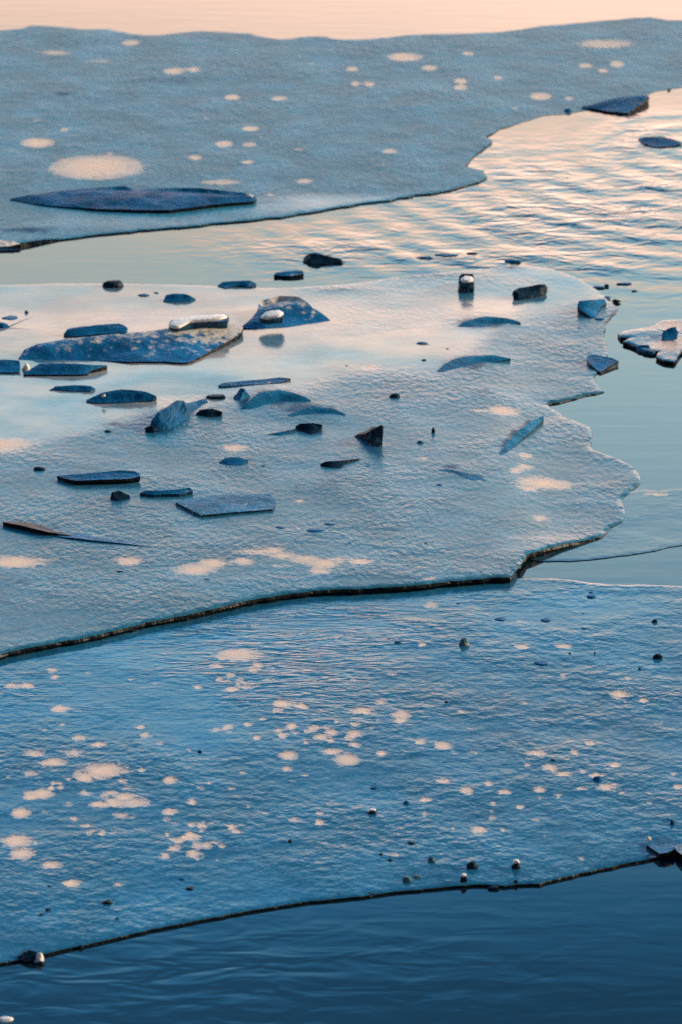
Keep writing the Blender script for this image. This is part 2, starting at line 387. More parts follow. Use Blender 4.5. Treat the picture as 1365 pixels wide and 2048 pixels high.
# ---- near sheet
NEAR_P = [(480,1303,46,13),(435,1325,16,6,.8),(495,1368,30,6,.75),(465,1373,15,4,.9),(207,1535,45,15),(172,1549,20,8),(110,1518,18,6),(70,1500,20,6,.8),(85,1582,22,9),(62,1588,15,5),(42,1620,18,8),
 (33,1675,30,14),(46,1700,22,9),(102,1724,16,5),(143,1760,15,6),(237,1763,9,3,.8),(200,1603,25,8),(250,1588,22,6),(272,1600,28,9),(232,1600,20,7),(225,1580,16,5,.8),(150,1631,9,4,.9),(340,1555,14,6),(340,1617,14,5),
 (330,1633,9,4,.8),(385,1598,8,4),(420,1560,8,3,.8),(120,1412,18,5),(55,1366,12,4),(25,1366,10,4),(105,1335,8,3),(110,1349,8,3),(160,1470,12,5,.9),(200,1483,13,4),(280,1449,10,3),(290,1465,9,4),(456,1450,9,4),
 (497,1443,8,3),(515,1470,6,3),(557,1456,9,4,.8),(585,1447,10,4),(615,1458,9,4,.8),(663,1459,11,4),(577,1506,16,7),(575,1533,10,4,.9),(565,1402,20,5),(605,1408,11,5),(640,1638,9,5),(665,1498,18,4),(695,1515,22,9),
 (710,1463,12,5),(709,1484,12,4,.9),(725,1416,18,5),(760,1398,14,5,.7),(805,1425,15,8),(803,1436,12,4),(763,1502,10,4),(842,1478,10,4,.9),(887,1487,14,6),(640,1620,9,4,.8),(590,1633,10,4,.8),(465,1648,8,4),(415,1685,9,6,.85),
 (388,1701,12,6),(350,1690,12,5,.9),(330,1705,9,5),(370,1669,10,4),(470,1657,10,4,.9),(935,1576,12,6),(1010,1579,12,4),(1080,1575,12,5),(1115,1587,5,3),(1075,1501,15,5),(1100,1529,12,4),(1127,1543,13,4),(1150,1500,8,6,.8),
 (1180,1480,8,3),(1232,1524,9,4),(1216,1569,17,5),(1243,1579,9,3,.8),(1357,1567,10,3),(960,1654,14,5),(888,1556,12,5),(852,1594,9,3),(985,1630,7,4,.8),(1040,1609,6,3),(1240,1382,16,5),(1288,1394,10,3),(1045,1288,12,4),
 (1130,1288,14,3),(845,1284,8,4,.9),(862,1205,12,5,.9),(1040,1240,18,4,.7),(540,1355,14,4,.7),(430,1455,14,5,.7),(555,1415,12,4,.8),(505,1335,14,5,.8),(150,1500,24,8,.72),(60,1540,18,6,.7),(245,1625,22,6,.72),(520,1620,16,5,.6),
 (700,1560,14,4,.6),(950,1500,14,5,.65),(890,1320,16,4,.6),(1320,1440,16,4,.65),(180,1660,10,4,.6),(420,1640,10,4,.65),(610,1545,9,3,.7),(745,1450,9,3,.7),(660,1600,9,3,.65)]
rr = random.Random(5)
for k in range(90):
    NEAR_P.append((rr.uniform(0, 1365), rr.uniform(1340, 1720), rr.uniform(5, 10), rr.uniform(2, 4), rr.uniform(.58, .8)))
for k in range(70):
    cxk, cyk, sxk, syk = rr.choice(((170, 1580, 110, 45), (640, 1460, 120, 40), (380, 1670, 60, 25), (1050, 1550, 130, 40), (480, 1350, 60, 25)))
    NEAR_P.append((rr.gauss(cxk, sxk * .6), rr.gauss(cyk, syk * .6), rr.uniform(5, 12), rr.uniform(2, 5), rr.uniform(.75, 1)))
def near_crust(P):
    f = field(P, [(250,1330,300,90,-.5),(300,1450,330,60,-.25),(560,1270,250,60,-.3),(1150,1200,260,35,-.35),(1130,1300,200,45,-.25),(1050,1430,420,120,.25),(420,1790,500,40,-.25),(480,1420,200,40,-.15)], .72)
    return f
NEAR_O = [(-420,2010),(0,1925),(60,1913),(160,1891),(300,1858),(460,1827),(600,1804),(740,1789),(800,1781),(930,1770),(1010,1771),(1080,1767),(1180,1742),(1310,1714),(1400,1700),(1900,1640),
          (1950,1200),(1365,1172),(1200,1166),(1120,1157),(1032,1155),(1028,1140),(820,1120),(0,1240),(-420,1330)]
make_sheet('ice_sheet', NEAR_O, 0.0, .010, .03, .006, 11, NEAR, RIM, 'nearest blue rippled ice sheet dotted with small pale frost spots beside dark open water',
           'ice sheet', .016, NEAR_P, near_crust, [(600,1560,220,30,.006),(250,1500,200,30,.005),(1100,1560,300,30,.005),(100,1790,150,20,.006),(820,1350,200,25,.004)], .003, bare_shade=[(450,1490,330,90,.2),(60,1530,70,20,.45),(250,1480,140,30,.2),(1150,1590,300,60,.12),(1080,1328,40,6,.5),(300,1730,300,50,.15),(900,1700,300,40,.12)], needle=[(500,1260,260,70,1.1),(560,1330,300,50,.8),(760,1210,200,35,.7),(160,1380,200,60,.5),(520,1420,260,50,.35)])

# ---- middle sheet, lying over the edge of the near one
MID_P = [(425,1135,30,12),(390,1147,46,13),(30,1132,68,13),(258,1130,24,7),(487,1131,18,6),(720,1131,24,4),(470,903,28,8),(0,897,75,13),(1007,825,30,10),(960,828,28,5,.75),(743,741,16,4),(100,1110,10,4,.6),
 (520,1112,45,7,.82),(565,1120,35,8,.85),(610,1127,40,8,.9),(650,1135,40,10,.95),(640,1150,26,7,.9),(675,1128,22,5,.85),(548,1108,22,5,.85),(700,1100,14,3,.6),
 (1090,965,62,13,.92),(1060,980,26,8,.85),(1130,968,26,8,.8),(1050,935,16,5,.85),(1032,945,12,5,.85),(1052,912,16,6,.8),(1080,1035,16,6,.85),(845,925,14,5,.75),(30,1075,14,3,.6),(860,1165,14,3,.8),(600,1010,12,4,.8),(560,1140,20,4,.6)]
MID_B = [(545,803,65,20,.9),(625,830,62,12,.9),(970,648,60,14,.9),(940,732,65,20,.85),(965,793,55,18,.5),(1060,850,22,14,.8),(1035,872,20,14,.8),(1015,893,18,12,.8),(905,943,26,8,.8),(945,962,28,6,.8),(230,857,45,10,.6),(650,990,110,26,.45),(80,1070,90,26,.5),(60,1170,110,26,.45),(250,1090,110,10,.5),(740,905,22,18,.7),(620,870,30,12,.7),(200,975,70,12,.6),(330,870,30,14,.6),(420,840,30,12,.5),(860,545,110,9,.5),(680,575,80,8,.45),(1190,620,22,14,.4),(480,930,40,10,.5),(680,1055,40,8,.5),(780,800,25,8,.5),(850,620,200,40,.12),(560,900,300,100,.12),(1020,530,40,6,.6)]  # clear blue ice areas; those just below broken pieces paint in their shade
def mid_crust(P):
    ed = field(P, [(0,900,420,60,-.0)], 0)
    # glazed upper left, crusted lower and right
    gx, gy = P[:, 0], P[:, 1]
    py = np.empty(len(P))
    d = np.hypot(gy, CAM_H - .03); ang = np.degrees(np.arctan2(CAM_H - .03, gy)); py = 1024 + np.tan(np.radians(ang - PITCH)) / TH * 1024
    px = 682 + gx / (d * np.cos(np.radians(ang - PITCH))) / TW * 682
    bound = np.interp(px, [0, 250, 330, 480, 600, 680, 800, 900, 1000, 1365], [905, 850, 830, 790, 775, 755, 745, 720, 640, 560])
    bound = bound + pnoise(P, 2.2, 4.1) * 26
    c = 1 / (1 + np.exp(-(py - bound) / 9.0))
    c = np.maximum(c, np.clip(field(P, [m[:4] + (m[4] * 1.2,) for m in MID_B]), 0, .9))
    return .07 + .9 * c - .12 * np.exp(-((px - 1000) / 200) ** 2 - ((py - 900) / 200) ** 2) + field(P, [(900,560,280,25,.35),(760,620,160,40,.12),(700,660,200,18,.12)], 0)
MID_O = [(-420,1385),(0,1308),(150,1278),(290,1243),(400,1222),(520,1195),(640,1179),(760,1173),(900,1160),(1020,1153),(1032,1140),(1055,1106),(1100,1090),(1150,1075),(1205,1058),(1222,1040),(1246,1028),(1250,1008),(1244,985),(1262,968),(1281,950),
         (1276,930),(1255,912),(1215,895),(1183,882),(1184,855),(1178,838),(1130,820),(1092,796),(1130,788),(1180,775),(1209,769),(1190,748),(1196,730),(1236,716),(1212,700),(1208,660),(1212,630),(1236,604),(1215,588),(1190,565),(1150,542),(1100,526),(1040,520),
         (960,527),(850,537),(700,556),(560,566),(380,560),(150,556),(-60,560),(-500,575)]
MID_M = [(545,800,70,34,.030,.12),(940,740,75,30,.014,.2),(985,648,75,22,.012,.1),(965,795,60,26,.012),(625,832,72,18,.020),(1045,868,22,46,.012,-.7),(640,985,130,30,.008),(500,1020,80,20,.006),(925,955,50,14,.010),(240,860,60,16,.012),
         (350,838,60,22,.022,.5),(700,1000,80,30,.008),(780,800,120,30,.006),(1190,600,30,20,.01),(740,895,20,22,.010),(860,1040,200,26,.005),(1130,880,120,26,.006)]
make_sheet('ice_sheet', MID_O, .013, .038, .028, .007, 23, MID, RIM, 'broad middle ice sheet with a thick black lower edge, strewn with broken slabs',
           'ice sheet', .021, MID_P, mid_crust, MID_M, .003, bare_shade=MID_B, glazef=lambda P: 1 - sg_((P[:, 1] + pnoise(P, 2, 9.1) * .3 - 18.95) / .12), drop=mid_drop, lipf=lambda P: 1 - .9 * sg_((P[:, 1] - 18.2) / .15))

# ---- far sheet
FAR_P = [(195,330,98,26),(76,281,36,10),(810,110,36,9),(466,190,15,4),(560,192,18,4,.85),(388,136,12,4),(350,139,20,5),(502,253,16,4),(448,284,16,5),(262,82,22,5,.85),(392,311,16,5,.85),(497,320,18,4,.8),(500,285,18,5,.8),
 (450,360,55,10,.72),(610,358,20,5,.8),(130,256,8,3,.9),(922,158,12,4),(922,171,12,4),(860,132,16,5,.9),(937,103,10,3),(1083,186,20,6),(705,134,13,4,.9),(712,163,9,3.5),(741,164,8,3.5),(1235,122,13,5),(1172,125,14,4,.9),(1210,82,110,18,.68),
 (1207,135,10,3.5,.9),(997,150,9,4,.85),(780,298,18,4,.85),(770,325,35,7,.62),(110,102,70,10,.66),(200,118,70,10,.6),(600,295,14,4,.7),(540,385,20,4,.7),(75,236,12,4,.7),(420,360,30,6,.75),(1140,190,12,4,.8),(660,240,12,4,.6),(1030,210,10,4,.7)]
for k in range(60):
    FAR_P.append((rr.uniform(0, 1365), rr.uniform(80, 370), rr.uniform(7, 16), rr.uniform(2.5, 5), rr.uniform(.5, .66)))
def far_crust(P):
    f = field(P, [(700,395,170,10,-.4),(620,395,60,10,-.3),(300,440,260,16,-.2),(600,410,200,10,-.4)], .95)
    return f
FAR_O = [(-500,620),(-60,497),(0,491),(60,484),(120,478),(240,464),(400,450),(500,440),(620,424),(700,411),(780,400),(830,389),(900,379),(945,366),(975,354),(968,340),(930,331),(955,305),(985,280),(970,272),(1000,255),(1060,238),(1130,226),(1200,213),(1290,188),(1365,172),(1950,120),
         (1900,20),(1365,38),(1300,32),(1150,44),(1080,50),(1000,62),(850,68),(690,79),(640,72),(560,78),(500,66),(420,62),(300,70),(220,58),(160,58),(70,50),(0,60),(-600,80)]
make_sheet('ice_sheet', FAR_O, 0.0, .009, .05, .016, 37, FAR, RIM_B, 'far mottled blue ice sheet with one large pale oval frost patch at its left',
           'ice sheet', .032, FAR_P, far_crust, [(250,130,200,22,.006),(60,170,160,22,.004),(560,140,180,18,.003),(1050,90,260,14,.003),(1280,70,160,14,.004),(330,150,140,16,.006),(120,100,140,9,.004),(90,455,110,9,.008)], .003, bare_shade=[(150,82,180,13,.45),(330,158,90,14,.5),(60,200,200,50,.22),(1270,68,160,16,.45),(850,82,220,9,.35),(60,456,80,8,.8),(420,100,120,16,.35),(700,95,150,9,.3),(130,184,20,4,.7),(500,300,500,60,.08)], curve=.6, drop=far_drop, lipf=lambda P: 1 - sg_((P[:, 0] - .8) / .05))

# ---- thin skim ice at the right and the small floe in the channel
SK_O = [(1236,992),(1262,982),(1290,979),(1318,982),(1365,977),(1800,965),(1800,1060),(1365,1090),(1300,1103),(1200,1117),(1120,1122),(1062,1119),(1048,1105),(1150,1060),(1236,1030)]
make_sheet('skim_ice', SK_O, 0.0, .0030, .03, .006, 51, THIN, RIM_B, 'thin pale skin of ice in the notch right of the middle sheet', 'skim ice', .03,
           [(1310,981,40,4,.85),(1345,1088,30,4,.75),(1300,1020,20,4,.55)], lambda P: np.full(len(P), .55), [(1180,1075,60,10,.004)], .002, rim_name='thin_rim', bevel=.006)
FL_O = [(1237,666),(1262,658),(1300,652),(1325,640),(1365,638),(1560,640),(1600,690),(1420,705),(1390,705),(1365,700),(1348,722),(1330,720),(1313,712),(1318,700),(1306,702),(1290,700),(1270,690),(1247,682),(1262,674),(1242,673)]
make_sheet('ice_floe', FL_O, 0.0, .02, .03, .007, 61, NEAR, RIM, 'small bright frosty floe afloat in the channel at the right edge, carrying two lumps', 'ice floe', .02,
           [(1345,650,60,12,.85),(1335,690,40,14,.95),(1290,655,50,5,.9),(1400,680,80,20,.9),(1300,675,30,6,.6)], lambda P: np.full(len(P), .8), [(1300,668,50,7,.012)], .006, bevel=.01)

# ------------------------------------------------------------------ broken slabs: outline rows (px, py, height in cm above the base)
def make_slab(name, rows, zb, label, cat='ice slab', mat=None, side=None, group=None, seed=1, rime=0.0, rime_back=0.0, dome=0.0, jit=.004, cell=.018, step=.025, wob=.004, curve=.3, top='frosted_top', sidename='broken_face', undercut=.15, facets=5):
    mat = mat or CH_BLUE; side = side or RIM_B
    rows = [(a, b, c * .72) for a, b, c in rows]
    zb = settle(rows[0][0], sum(r[1] for r in rows) / len(rows), zb)
    hs = [r[2] / 100 for r in rows]
    pts = [(*G(r[0], r[1], zb + h), h) for r, h in zip(rows, hs)]
    ol3 = refine(pts, step, jit, seed, curve); ol = ol3[:, :2]; oh = np.maximum(ol3[:, 2], .001)
    lo, hi = ol.min(0), ol.max(0); cell = max(min(cell, (hi - lo).min() / 6), .006)
    gx, gy = np.meshgrid(np.arange(lo[0], hi[0], cell), np.arange(lo[1], hi[1], cell)); P = np.stack([gx.ravel(), gy.ravel()], 1)
    P += np.random.RandomState(seed).uniform(-.3, .3, P.shape) * cell
    P = P[inside(P, ol)]; P = P[seg_dist(P, ol) > cell * .4]
    V = np.vstack([ol, P]); nb = len(ol)
    area = .5 * np.sum(ol[:, 0] * np.roll(ol[:, 1], -1) - np.roll(ol[:, 0], -1) * ol[:, 1]); sg = 1 if area > 0 else -1
    r = delaunay_2d_cdt([Vector(v) for v in V], [], [list(range(nb)) if sg > 0 else list(range(nb))[::-1]], 1, 1e-7)
    VV = np.array([tuple(v) for v in r[0]]); faces = [tuple(f) for f in r[2]]
    D2 = ((VV[:, None, :] - ol[None]) ** 2).sum(2) + 1e-6; w = 1 / D2 ** 1.3; h = (w * oh).sum(1) / w.sum(1)
    d = seg_dist(VV, ol); dm = max(d.max(), 1e-4)
    h = h + dome / 100 * (1 - (1 - np.clip(d / dm, 0, 1)) ** 2) + wob * (pnoise(VV, 9, seed) + .5 * pnoise(VV, 25, seed + 5)) * np.clip(d / .02, 0, 1)
    rs = np.random.RandomState(seed * 13 + 1); ext = (hi - lo) / 2; mid = (hi + lo) / 2; top_h = np.percentile(h, 85)
    for q in range(facets):
        a = rs.uniform(0, 2 * math.pi); g = np.array([math.cos(a), math.sin(a)]); dd = ((VV - mid) / ext) @ g
        h = np.minimum(h, np.maximum(top_h * 1.05 - (dd - rs.uniform(.1, .5)) * top_h * rs.uniform(.3, .7), top_h * .35))
    h[:nb] = oh; h = np.maximum(h, .001)
    yb = (VV[:, 1] - lo[1]) / max(hi[1] - lo[1], 1e-4)
    rm = np.clip(rime + rime_back * yb, 0, 1)
    faces = [f if ((VV[f[1]] - VV[f[0]])[0] * (VV[f[2]] - VV[f[0]])[1] - (VV[f[1]] - VV[f[0]])[1] * (VV[f[2]] - VV[f[0]])[0]) > 0 else f[::-1] for f in faces]
    c = VV.mean(0); off = np.array([c[0], c[1], zb]); root = empty(name, off); tag(root, label, cat, group)
    mesh_obj(top, np.column_stack([VV, h + zb]) - off, faces, [mat], root, {'rime': rm})
    rv, rf = [], []
    for k in range(nb):
        tn = ol[(k + 1) % nb] - ol[k - 1]; L = np.hypot(*tn) + 1e-9; inn = np.array([-tn[1], tn[0]]) / L * sg
        q = noise.noise(Vector((ol[k, 0] * 20, ol[k, 1] * 20, seed)))
        a = ol[k] - inn * oh[k] * .18 * q; b2 = ol[k] + inn * min(oh[k] * undercut * (1 + q), dm * .5)
        rv += [(ol[k, 0], ol[k, 1], oh[k] + zb), (a[0], a[1], zb + oh[k] * .5), (b2[0], b2[1], zb - .008)]
    for k in range(nb):
        n = (k + 1) % nb
        for q in (0, 1):
            f = (3 * k + q, 3 * k + q + 1, 3 * n + q + 1, 3 * n + q); rf.append(f if sg > 0 else f[::-1])
    mesh_obj(sidename, np.array(rv) - off, rf, [side], root, smooth_on=False)
    return root

# free lump: hull of photo points (px, py of its foot, height cm), roughened
def make_lump(name, pts, zb, label, cat='ice lump', mat=None, group=None, seed=1, rime=0.0, cap=None, sub=2, rough=.05):
    bm = bmesh.new(); P3 = []; zb = settle(pts[0][0], pts[0][1], zb)
    for px, py, h in pts:
        x, y = G(px, py, zb); P3.append((x, y, h / 100))
    c = np.mean(P3, 0); size = max(np.ptp(P3, 0)); off = Vector((c[0], c[1], 0))
    for p in P3: bm.verts.new(Vector(p) - off)
    r = bmesh.ops.convex_hull(bm, input=bm.verts[:])
    bmesh.ops.delete(bm, geom=list({g for g in r.get('geom_interior', []) + r.get('geom_unused', []) if isinstance(g, bmesh.types.BMVert)}), context='VERTS')
    bmesh.ops.delete(bm, geom=[v for v in bm.verts if not v.link_faces], context='VERTS')
    bmesh.ops.bevel(bm, geom=bm.edges[:], offset=size * .012, segments=1, affect='EDGES', profile=.5)
    bmesh.ops.triangulate(bm, faces=bm.faces[:])
    for k in range(sub): bmesh.ops.subdivide_edges(bm, edges=[e for e in bm.edges if e.calc_length() > size * .10], cuts=1, use_grid_fill=False)
    bmesh.ops.triangulate(bm, faces=bm.faces[:])
    bm.normal_update()
    nz = [v.normal.copy() for v in bm.verts]
    for v, n in zip(bm.verts, nz):
        q = v.co * (3.2 / size); v.co += n * size * rough * (noise.noise(q + Vector((seed, 0, 0))) * .8 + noise.noise(q * 2.7 + Vector((0, seed, 0))) * .4)
    me = bpy.data.meshes.new(name); bm.to_mesh(me); bm.free(); me.materials.append(mat or CH_DARK)
    a = me.attributes.new('rime', 'FLOAT', 'POINT')
    zt = max(v.co.z for v in me.vertices)
    a.data.foreach_set('value', [rime * (1 if v.co.z > .6 * zt else .5) for v in me.vertices])
    o = bpy.data.objects.new(name, me); scene.collection.objects.link(o); o.location = (c[0], c[1], zb)
    tag(o, label, cat, group)
    if cap:
        make_cap(o, cap, zb, off, zt, seed)
    return o
def make_cap(parent, rows, zb, off, zt, seed):
    """thin crust of snow: rows (px, py, height cm)"""
    pts = [(*G(a, b, zb + h / 100), h / 100) for a, b, h in rows]
    ol = refine(pts, .02, .002, seed, .25); n = len(ol); c = ol.mean(0)
    V, F = [], []
    for s, dz in ((1.0, -.006), (1.02, .001), (.9, .005), (.5, .006)):
        for p in ol: V.append((c[0] + (p[0] - c[0]) * s - off[0], c[1] + (p[1] - c[1]) * s - off[1], (p[2] if s > .9 else c[2] + (p[2] - c[2]) * s) + dz))
    V.append((c[0] - off[0], c[1] - off[1], c[2] + .006))
    for q in range(3):
        for k in range(n): F.append((q * n + k, q * n + (k + 1) % n, (q + 1) * n + (k + 1) % n, (q + 1) * n + k))
    for k in range(n): F.append((3 * n + k, 3 * n + (k + 1) % n, 4 * n))
    o = mesh_obj('snow_cap', V, F, [SNOW], parent); bmx = bmesh.new(); bmx.from_mesh(o.data); bmesh.ops.recalc_face_normals(bmx, faces=bmx.faces[:]); bmx.to_mesh(o.data); bmx.free()
    return o
def crumb(px, py, w, h, zb, label, mat=None, group=None, name='ice_crumb', rime=0.0, seed=1, cap=False, deep=.7, cat='ice crumb'):
    """small lump w x h photo pixels, its foot at py"""
    sx, sy, sz = px_size(py); rnd = random.Random(seed * 7 + int(px)); zb = settle(px, py, zb); x, y = G(px, py, zb)
    rx, rz = w * sx / 2, max(h * sz * .8, .004); ry = rx * deep
    bm = bmesh.new(); flat = h / max(w, 1) < .45
    for q in range(16):
        a = (q + rnd.uniform(-.4, .4)) / 8 * 2 * math.pi; u = rnd.uniform(.0, .5) if q < 8 else rnd.uniform(.45, 1.0)
        k = rnd.uniform(.8, 1.1) if q < 8 else rnd.uniform(.25, .75) * (1.15 if flat else .95)
        bm.verts.new((math.cos(a) * k * rx, math.sin(a) * k * ry, (u if not flat else min(u, .75)) * rz))
    for q in range(6):
        a = q / 6 * 2 * math.pi; bm.verts.new((math.cos(a) * .8 * rx, math.sin(a) * .8 * ry, -.1 * rz))
    hr = bmesh.ops.convex_hull(bm, input=bm.verts[:])
    bmesh.ops.delete(bm, geom=[v for v in bm.verts if not v.link_faces], context='VERTS')
    bmesh.ops.bevel(bm, geom=bm.edges[:], offset=min(rx, rz) * .12, segments=1, affect='EDGES', profile=.5)
    me = bpy.data.meshes.new(name); bm.to_mesh(me)
    me.materials.append(mat or CH_DARK); a = me.attributes.new('rime', 'FLOAT', 'POINT'); a.data.foreach_set('value', [rime] * len(me.vertices)); bm.free()
    o = bpy.data.objects.new(name, me); scene.collection.objects.link(o); o.location = (x, y + ry * .6, zb - .002); tag(o, label, cat, group)
    if cap:
        bc = bmesh.new()
        for q in range(12):
            a = q / 12 * 2 * math.pi + rnd.uniform(-.2, .2); k = rnd.uniform(.55, .85) if q % 2 else rnd.uniform(.4, .6)
            bc.verts.new((math.cos(a) * k * rx, math.sin(a) * k * ry + .2 * ry, rz * (rnd.uniform(.62, .8) if q % 2 else rnd.uniform(.9, 1.08))))
        bmesh.ops.convex_hull(bc, input=bc.verts[:]); bmesh.ops.delete(bc, geom=[v for v in bc.verts if not v.link_faces], context='VERTS')
        mc = bpy.data.meshes.new('snow_cap'); bc.to_mesh(mc); bc.free(); mc.materials.append(SNOW)
        oc = bpy.data.objects.new('snow_cap', mc); scene.collection.objects.link(oc); oc.parent = o
    return o

ZM0 = .027
ZM, ZN, ZF = .036, .010, .009
# ---- the big refrozen raft at left
make_slab('ice_plate', [(38,716,2),(48,700,4),(75,688,7),(150,676,8),(230,668,8.5),(300,662,8.5),(340,656,8),(400,650,7),(470,646,6),(487,655,5),(482,666,4),(450,686,3.5),(415,706,3),(376,725,2.5),(330,723,2.5),(262,724,2.5),(200,722,1.5),(120,722,1),(52,722,1)],
          ZM - .004, 'largest slab on the middle sheet, long and low with white frost speckled along its back', mat=CH_BLUE, side=RIM, seed=2, rime=.2, rime_back=.7, dome=1.0, cell=.02, wob=.01)
make_slab('ice_plate', [(483,655,2.5),(500,640,4),(515,622,6),(520,602,8),(560,592,9),(598,594,9.5),(625,615,6),(661,641,1.2),(610,648,1.5),(565,656,1.5),(530,658,1.5)],
          ZM - .004, 'wedge shaped blue slab ending in a point, right of the long speckled slab', mat=CH_BLUE, side=RIM, seed=3, rime=0, rime_back=.75, dome=.5, wob=.008)
def block(name, rows, zb, thick, label, capped, seed, mat=CH_BLUE):
    r = make_slab(name, rows, zb, label, mat=mat, side=RIM_B, seed=seed, rime=.15, jit=.003, wob=.003, curve=.6)
    if capped:
        make_cap(r, capped, zb, (r.location[0], r.location[1]), 0, seed)
    return r
block('ice_block', [(338,652,3),(344,640,3.5),(390,633,4),(450,629,4.5),(458,634,4.5),(456,641,4),(400,646,3.5),(350,657,3)], ZM + .045, 6, 'long blue ice block with a bright white snow top lying on the large speckled slab',
      [(340,652,3.3),(348,640,3.8),(392,633,4.3),(448,630,4.8),(454,634,4.8),(440,638,4.5),(380,643,4),(356,655,3.3)], 4)
block('ice_block', [(518,634,2),(530,625,3),(562,620,3.4),(570,627,3.2),(566,634,3),(535,640,2)], ZM + .035, 5, 'short pill shaped ice block with a white snow top on the pointed blue wedge slab',
      [(522,634,2.2),(532,625,3.2),(560,621,3.7),(567,626,3.5),(560,632,3.2),(532,636,2.5)], 5)
make_slab('ice_plate', [(128,668,2),(135,658,4),(180,652,5),(240,647,5),(256,656,4),(252,664,2.5),(190,668,2),(140,673,1.5)], ZM, 'flat blue slab tucked behind the left part of the large speckled slab', seed=6, dome=.5, rime_back=.3, wob=.006)
make_slab('ice_plate', [(-60,720,2),(-40,716,5),(0,719,5),(38,721,5),(41,735,3),(38,744,1.5),(10,744,1.5),(-60,742,1.5)], ZM, "square blue slab cut by the photo's left edge beside the large speckled slab", seed=7, mat=CH_BLUE, side=RIM_B)
make_slab('ice_plate', [(47,749,1.5),(62,738,3),(80,727,5),(140,727,6),(190,730,5),(215,731,3),(180,742,2),(176,748,1.5),(110,749,1.5)], ZM, 'blue slab with a dark front leaning against the near side of the large speckled slab', seed=8, side=RIM, dome=.3)
crumb(52, 742, 18, 20, ZM, 'pale snow filled chip wedged between two blue slabs at the left edge', SNOW, seed=9, name='snow_lump', cat='snow lump')
# ---- small slabs and lumps on the glaze
make_slab('ice_plate', [(100,780,.8),(112,772,2),(150,770,3),(182,772,3),(191,777,1.5),(180,782,1),(140,782,.8)], ZM, 'small thin blue slab left of the oval slab and below the large speckled slab', seed=10, dome=.5)
make_slab('ice_plate', [(173,800,1.5),(190,792,3),(205,785,5),(245,779,6.5),(290,783,6),(313,792,4),(305,800,2),(260,804,1.2),(195,806,1)], ZM, "oval blue slab with one white speck below the large speckled slab", seed=11, dome=.6, side=RIM_B, curve=.8)
crumb(207, 793, 9, 8, ZM + .035, 'tiny white speck of snow on the oval blue slab', SNOW, seed=12, name='snow_lump', cat='snow lump')
make_slab('ice_bar', [(437,771,1.2),(445,766,1.5),(510,760,1.8),(560,755,2),(582,757,2),(560,765,1.3),(500,769,1.2),(445,773,1)], ZM, "thin straight ice bar with a dark underside alone right of the oval slab", 'ice bar', seed=13, side=RIM, rime=.35, jit=.003)
crumb(227, 576, 54, 20, ZM, 'dark lump with a pale right end near the top left of the middle sheet', CH_DARK, name='ice_lump', seed=14, rime=.35, cat='ice lump')
make_slab('ice_plate', [(327,602,.8),(332,590,3),(355,587,4),(378,590,3.5),(392,598,1),(370,602,.8)], ZM, 'smooth blue rounded slab standing above the long white topped block', seed=15, dome=.6, curve=.8)
crumb(288, 593, 26, 6, ZM, 'flat dark blue crumb left of the smooth rounded slab', CH_BLUE, seed=16)
crumb(313, 587, 13, 5, ZM, 'tiny flat blue crumb just left of the smooth rounded slab', CH_BLUE, seed=17)
crumb(53, 626, 9, 8, ZM, 'single dark dot on the glaze near the left edge above the large slab', seed=18)
crumb(5, 656, 30, 14, ZM, 'blue lump cut by the left edge of the photo above the large slab', CH_BLUE, name='ice_lump', seed=19, cat='ice lump')
crumb(20, 638, 40, 4, ZM, 'thin blue sliver at the left edge above a blue lump', CH_BLUE, name='ice_sliver', seed=20, cat='ice sliver')
make_slab('ice_bar', [(436,571,.8),(445,564,2.4),(470,562,3),(500,561,3),(513,567,1.5),(505,574,.8),(475,571,.8),(452,576,.8)], ZM, "knobbly pale rimmed ice bar near the middle sheet's far rim, left of a straighter one", 'ice bar', seed=21, rime=.25, wob=.012, side=RIM)
make_slab('ice_bar', [(548,550,.8),(553,545,1.8),(580,542,2),(606,542,2),(608,547,1.2),(580,552,.8)], ZM, 'small straight ice bar with pale top at the far rim of the middle sheet', 'ice bar', seed=22, rime=.4, side=RIM)
make_lump('ice_wedge', [(606,524,0),(611,519,2.2),(625,521,3.8),(645,522,3.4),(665,523,2),(692,525,.3),(650,529,0),(612,528,0),(640,519,0)], .002, 'black pointed wedge of ice afloat between the far and middle sheets', 'ice wedge', seed=23, rime=.1)
# ---- ridge group
make_lump('ice_ridge', [(296,866,0),(330,870,0),(360,850,0),(420,808,0),(416,795,0),(330,826,0),(298,850,0),(300,858,4.5),(318,852,6),(345,838,5.8),(372,824,5),(408,803,3)], ZM - .003, 'long blue ridge of ice running diagonally with a black broken left end', 'ice ridge', CH_DEEP, seed=24, rough=.09)
crumb(303, 866, 30, 22, ZM, 'black broken lump closing the left end of the diagonal ridge', CH_DARK, name='ice_lump', cat='ice lump', seed=124)
crumb(332, 822, 18, 9, ZM + .05, 'small blue knob perched on the upper left of the diagonal ridge', CH_BLUE, seed=25)
crumb(431, 798, 42, 10, ZM, 'flat dark lump touching the upper right end of the diagonal ridge', CH_DARK, name='ice_lump', seed=26, cat='ice lump')
make_slab('ice_plate', [(392,828,1),(400,820,3.5),(425,817,4),(445,824,3),(438,832,.8),(415,833,.8)], ZM, 'dark lozenge shaped slab right below the flat lump of the diagonal ridge', mat=CH_DARK, side=RIM, seed=27, dome=.4)
make_lump('ice_wedge', [(466,797,0),(482,796,4.8),(490,797,4.5),(503,795,0),(480,803,0),(485,788,0)], ZM, 'small blue pyramid of ice left of the widest blue mound', 'ice wedge', CH_BLUE, seed=28)
make_slab('ice_plate', [(591,853,2),(600,847,4),(625,846,4.5),(645,849,3.5),(642,858,1.5),(625,868,.6),(608,862,.8)], ZM, "dark half round slab with a thin ridge trailing from its left side", mat=CH_DARK, side=RIM, seed=29, dome=.3)
